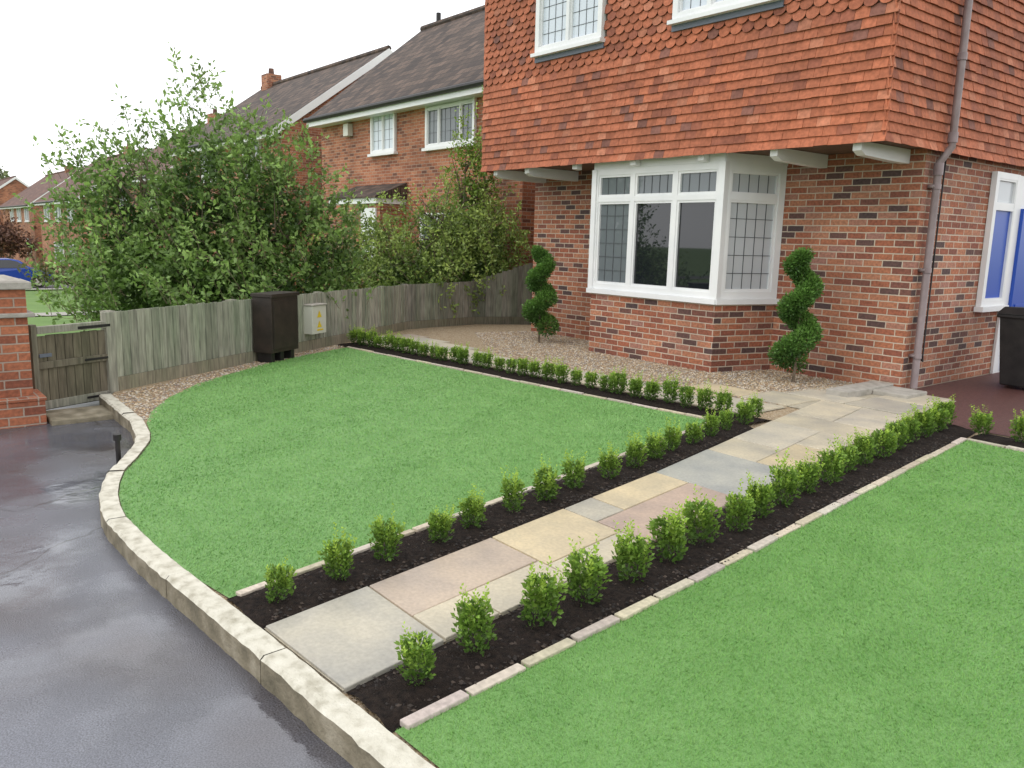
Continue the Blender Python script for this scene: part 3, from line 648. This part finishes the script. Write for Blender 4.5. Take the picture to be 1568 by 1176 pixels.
p=Vector((-7.80,1.10,0)); q=Vector((-8.12,1.80,0)); u=(q-p).normalized(); n=Vector((u.y,-u.x,0)); Ln=(q-p).length
for i in range(8):
    w=(Ln-.12)/8; k=random.uniform(.7,1.2); b.lbox(p,u,n,.06+i*w+.003,.06+(i+1)*w-.003,-.06,.58+random.uniform(-.004,.004),-.012,.008,'wood',(.17*k,.145*k,.11*k))
b.lbox(p,u,n,.05,Ln-.05,.60,.66,-.02,.035,'wood',(.36,.34,.30)); b.lbox(p,u,n,.05,Ln-.05,.30,.36,.009,.03,'wood',(.19,.165,.13)); b.lbox(p,u,n,.05,Ln-.05,-.05,.02,.009,.03,'wood',(.33,.31,.27))
b.lbox(p,u,n,0,.05,-.12,.68,-.03,.03,'wood',(.22,.2,.16)); b.lbox(p,u,n,Ln-.07,Ln+.02,-.12,.74,-.04,.04,'wood',(.36,.35,.30))
b.lbox(p,u,n,Ln-.35,Ln-.03,.61,.635,.036,.042,'black'); b.lbox(p,u,n,.05,.16,.40,.43,.031,.045,'flash')
b.lbox(p,u,n,Ln-.30,Ln-.06,.32,.34,.031,.038,'black'); b.lbox(p,u,n,Ln-.30,Ln-.06,-.02,0,.031,.038,'black')
b.obj("gate_boards",e,bevel=.003)
e=empty("brick_pier"); b=B()
b.box((-7.85,.65,-.13),(-7.45,1.05,1.0),'pierbrick'); b.box((-7.83,-3,-.13),(-7.5,.65,.78),'pierbrick'); b.obj("brickwork",e)
b=B(); b.box((-7.89,.61,1.001),(-7.41,1.09,1.06),'stone'); b.hexa([(-7.87,.63,1.061),(-7.43,.63,1.061),(-7.43,1.07,1.061),(-7.87,1.07,1.061),(-7.75,.75,1.10),(-7.55,.75,1.10),(-7.55,.95,1.10),(-7.75,.95,1.10)],'stone')
b.box((-7.87,-3,.781),(-7.46,.648,.82),'stone'); b.box((-7.90,.60,.781),(-7.404,1.10,.815),'stone'); b.obj("coping",e,bevel=.008)
b=B(); b.box((-7.92,.45,-.13),(-7.38,1.12,.11),'pierbrick'); b.box((-7.93,.44,.111),(-7.37,1.13,.14),'pierbrick'); b.obj("plinth",e,bevel=.006)
b=B(); b.box((-7.75,1.14,-.125),(-7.3,1.62,-.045),'kerbs'); b.obj("gate_step",bevel=.01)
fu=Vector((-3.18,5.08,0)).normalized(); fn=Vector((fu.y,-fu.x,0))
e=empty("storage_cabinet"); b=B(); o=Vector((-9.2,3.5,0))+fn*.06
b.lbox(o,fu,fn,0,.52,.12,.76,0,.26,'darkbox'); b.lbox(o,fu,fn,-.015,.535,.761,.80,-.01,.28,'darkbox')
for a,c in ((.03,.10),(.21,.28),(.42,.49)): b.lbox(o,fu,fn,a,c,0,.119,.03,.22,'black')
b.lbox(o,fu,fn,.03,.49,.16,.72,.261,.268,'darkbox'); b.obj("cabinet",e,bevel=.008)
e=empty("meter_box"); b=B(); o=Vector((-9.72,4.32,0))+fn*.03
b.lbox(o,fu,fn,.1,.42,.22,.58,0,.14,'cream'); b.lbox(o,fu,fn,.09,.43,.581,.60,-.005,.155,'stone'); b.obj("case",e,bevel=.006)
b=B()
for z in (.30,.43):
    P=lambda a,zz: o+fu*a+fn*.1425+Vector((0,0,zz)); b.face([P(.20,z),P(.31,z),P(.255,z+.09)],'yellow')
b.lbox(o,fu,fn,.2,.34,.26,.28,.141,.144,'yellow'); b.obj("warning_labels",e)
b=B(); b.tube([(-5.77,1.28,-.12),(-5.77,1.28,.10)],[.016,.016],'black',sides=10); b.tube([(-5.77,1.28,.10),(-5.77,1.28,.14)],[.026,.026],'black',sides=10); b.obj("garden_light_post")
# ---------------------------------------------------------------- neighbours
def nhouse(x0,x1,yf,yb,zg,ze,zr,wins,roof='roof',chim=None):
    e=empty("brick_house"); b=B(); ym=(yf+yb)/2
    b.box((x0,yf,zg),(x1,yb,ze),'brick2')
    for x,s in ((x0,1),(x1,-1)):
        P=[(x,yf,ze),(x,yb,ze),(x,ym,zr-.05)]; b.face(P,'brick2')
    b.obj("walls",e)
    b=B(); ov=.35; sl=(zr-ze)/(ym-yf); a0,a1=x0-.12,x1+.12
    for sgn,ye in ((1,yf-ov),(-1,yb+ov)):
        zz=ze-ov*sl+.02
        b.hexa([(a0,ye,zz),(a1,ye,zz),(a1,ym,zr),(a0,ym,zr),(a0,ye,zz+.1),(a1,ye,zz+.1),(a1,ym,zr+.1),(a0,ym,zr+.1)],roof)
    b.tube([(a0,ym,zr+.1),(a1,ym,zr+.1)],[.1,.1],roof,sides=8)
    b.obj("roof",e)
    b=B(); zz=ze-ov*sl
    b.box((a0+.01,yf-ov-.03,zz-.12),(a1-.01,yf-ov+.0,zz+.09),'white'); b.tube([(a0,yf-ov-.08,zz+.05),(a1,yf-ov-.08,zz+.05)],[.06,.06],'black',sides=8)
    b.box((a0+.02,yf-ov,zz-.1),(a1-.02,yf-.001,zz-.07),'white')
    for x,s in ((a0,-1),(a1,1)):
        for sgn,ye in ((1,yf-ov),(-1,yb+ov)):
            xx0,xx1=(x-.03,x-.003) if s<0 else (x+.003,x+.03)
            b.hexa([(xx0,ye,zz-.15),(xx1,ye,zz-.15),(xx1,ym,zr-.15),(xx0,ym,zr-.15),(xx0,ye,zz+.1),(xx1,ye,zz+.1),(xx1,ym,zr+.1),(xx0,ym,zr+.1)],'white')
    b.obj("fascia_and_gutter",e)
    b=B()
    for (a,c,z0,z1,cols,tr,gl) in wins:
        window(b,(a,yf-.04,0),(1,0,0),(0,-1,0),c-a,z0,z1,cols,tr,gl,True,fr=.07,depth=.035,fn=.03,sx=.22,sz=.25)
        b.lbox((a,yf,0),(1,0,0),(0,-1,0),-.06,c-a+.06,z0-.06,z0-.001,0,.12,'white')
    b.obj("windows",e)
    if chim:
        b=B(); cx=chim; b.box((cx-.3,ym-.3,zr-.6),(cx+.3,ym+.3,zr+.5),'brick2'); b.tube([(cx,ym,zr+.5),(cx,ym,zr+.75)],[.12,.1],'roofr',sides=10); b.obj("chimney",e)
    return e
h1=nhouse(-21.3,-12.6,10.3,16.9,-.6,4.68,7.3,[(-18.48,-17.33,3.43,4.5,(.5,),(),'glass_sky'),(-16.0,-14.14,3.41,4.6,(.28,.72),(4.25,),'glassm'),(-16.2,-14.2,.95,2.0,(.33,.67),(),'glassm')])
b=B()
b.box((-19.0,10.2,-.5),(-18.1,10.298,2.15),'white'); b.box((-18.85,10.17,-.4),(-18.25,10.199,1.95),'glassm')
b.box((-19.3,9.5,2.2),(-16.9,10.29,2.32),'white'); b.box((-17.9,9.6,-.5),(-16.9,10.29,2.19),'brick2'); b.box((-17.75,9.56,.6),(-17.05,9.599,2.1),'white')
b.hexa([(-19.3,9.45,2.32),(-16.85,9.45,2.32),(-16.85,10.29,2.33),(-19.3,10.29,2.33),(-19.3,9.45,2.36),(-16.85,9.45,2.36),(-16.85,10.29,2.7),(-19.3,10.29,2.7)],'roof')
b.obj("porch",h1)
b=B(); b.box((-19.75,10.15,3.95),(-19.5,10.29,4.25),'cream'); b.tube([(-20.6,13.6,7.3),(-20.6,13.6,7.7)],[.07,.07],'black'); b.obj("alarm_box",h1)
nhouse(-34,-24.0,10.3,17.5,-1.1,4.6,7.2,[(-27,-25.5,3.2,4.4,(.5,),(),'glassm'),(-31,-29.5,3.2,4.4,(.5,),(),'glassm')],chim=-33.2)
nhouse(-47.5,-37,10.8,18.5,-1.6,3.9,6.6,[(-39.5,-38,2.4,3.6,(.5,),(),'glassm'),(-45,-43.5,2.4,3.6,(.5,),(),'glassm')],'roofr',chim=-42)
nhouse(-70,-56,11.2,19,-2.2,3.3,6.3,[(-60,-58,1.8,3.1,(.5,),(),'glassp'),(-64,-62,1.8,3.1,(.5,),(),'glassp'),(-68,-66,1.8,3.1,(.5,),(),'glassp'),(-60,-58,-1,.4,(.5,),(),'glassp'),(-65,-62,-1,.4,(.5,),(),'glassp')],'roofr',chim=-60)
nhouse(-95,-78,12,20,-2.2,3.3,6.3,[(-82,-80,1.8,3.1,(.5,),(),'glassp'),(-86,-84,1.8,3.1,(.5,),(),'glassp'),(-90,-88,1.8,3.1,(.5,),(),'glassp'),(-82,-80,-1,.4,(.5,),(),'glassp')],'roofr',chim=-84)
nhouse(-118,-100,10,18,-2.2,3.3,6.3,[(-104,-102,1.8,3.1,(.5,),(),'glassp'),(-109,-107,1.8,3.1,(.5,),(),'glassp')],'roofr')
shrub("distant_tree",(-78,9.5),[(0,0,.2,1.3,1.7),(1.5,0,-.3,1.1,1.2)],420,8,.28,(.08,.035,.025),(.22,.11,.07),6,-2.2)
shrub("distant_hedge",(-36,8.2),[(0,0,-.7,1.2,.8),(-2,0,-.7,1.2,.8),(2,0,-.6,1.2,.8)],700,8,.16,(.06,.05,.02),(.18,.2,.07),5,-1.1)
shrub("distant_tree",(-150,0),[(0,0,2,9,5),(-12,0,1.5,8,4.5),(14,0,2,9,5)],1800,8,1.0,(.05,.07,.03),(.16,.19,.08),5,-2.2)
# ---------------------------------------------------------------- car
e=empty("parked_car",(-47.6,5.9,tz(-47.6)+.03)) 
M['carpaint']=plain("car_paint",(.02,.07,.38),.2,.6)
prof=[(-2.0,.30),(-2.02,.62),(-1.95,.88),(-1.75,.98),(-1.35,1.32),(-.95,1.42),(.2,1.43),(.55,1.36),(1.05,.98),(1.75,.85),(1.98,.68),(2.0,.30),(1.62,.28),(1.55,.5),(1.3,.62),(1.05,.5),(.98,.28),(-.98,.28),(-1.05,.5),(-1.3,.62),(-1.55,.5),(-1.62,.28)]
b=B(); hw=.84
def wd(z): return hw if z<.95 else hw-.22*(z-.95)/.48
b.face([(wd(z),y,z) for y,z in prof],'carpaint'); b.face([(-wd(z),y,z) for y,z in prof[::-1]],'carpaint')
for i in range(len(prof)):
    p,q=prof[i],prof[(i+1)%len(prof)]; b.face([(wd(p[1]),p[0],p[1]),(-wd(p[1]),p[0],p[1]),(-wd(q[1]),q[0],q[1]),(wd(q[1]),q[0],q[1])],'carpaint')
b.obj("body",e)
b=B()
for s in (1,-1):
    for poly in ([(-1.5,1.0),(-1.2,1.30),(-.95,1.36),(-.5,1.38),(-.5,1.0)],[(-.42,1.0),(-.42,1.38),(.15,1.38),(.48,1.30),(.85,1.0)]):
        P=[(s*(wd(z)+.006),y,z) for y,z in poly]; b.face(P if s<0 else P[::-1],'glass')
b.face([(.68,1.02,1.005),(-.68,1.02,1.005),(-.6,.58,1.35),(.6,.58,1.35)],'glass'); b.face([(.66,-1.74,1.0),(.6,-1.37,1.32),(-.6,-1.37,1.32),(-.66,-1.74,1.0)],'glass')
b.obj("windows",e)
b=B()
for y in (-1.3,1.3):
    for s in (1,-1):
        b.tube([(s*.66,y,.3),(s*.85,y,.3)],[.3,.3],'black',sides=20); b.tube([(s*.851,y,.3),(s*.862,y,.3)],[.19,.17],'cream',sides=14)
b.obj("wheels",e)
# ---------------------------------------------------------------- world, sun, camera
w=bpy.data.worlds.new("World"); scn.world=w; w.use_nodes=True; nt=w.node_tree
bg=nt.nodes["Background"]; sky=nt.nodes.new("ShaderNodeTexSky"); sky.sky_type='NISHITA'; sky.sun_disc=False
sky.sun_elevation=math.radians(48); sky.sun_rotation=math.radians(200)
hs=nt.nodes.new("ShaderNodeHueSaturation"); hs.inputs["Saturation"].default_value=.15; L(nt,sky.outputs[0],hs.inputs["Color"])
mx=mixc(nt,'MIX',.75); L(nt,hs.outputs[0],mx.inputs[6]); mx.inputs[7].default_value=(12.3,12.4,12.7,1)
L(nt,mx.outputs[2],bg.inputs[0]); bg.inputs[1].default_value=.148
sd=bpy.data.lights.new("sun",'SUN'); sd.energy=.5; sd.angle=math.radians(40); sd.color=(1,.97,.92)
so=bpy.data.objects.new("sun",sd); COL.objects.link(so)
el=math.radians(48); az=math.radians(200)
dirv=Vector((math.sin(az)*math.cos(el),math.cos(az)*math.cos(el),math.sin(el)))
so.rotation_euler=dirv.to_track_quat('Z','Y').to_euler(); so.location=(0,0,20)
cam=bpy.data.cameras.new("camera"); co=bpy.data.objects.new("camera",cam); COL.objects.link(co); scn.camera=co
co.location=(0,0,1.5); co.rotation_euler=tuple(math.radians(a) for a in (79.837,-1.476,51.365)); cam.lens=28.7; cam.sensor_width=36; cam.clip_end=3000; cam.clip_start=.05
scn.view_settings.view_transform='Standard'; scn.view_settings.look='None'; scn.view_settings.exposure=0; scn.view_settings.gamma=1
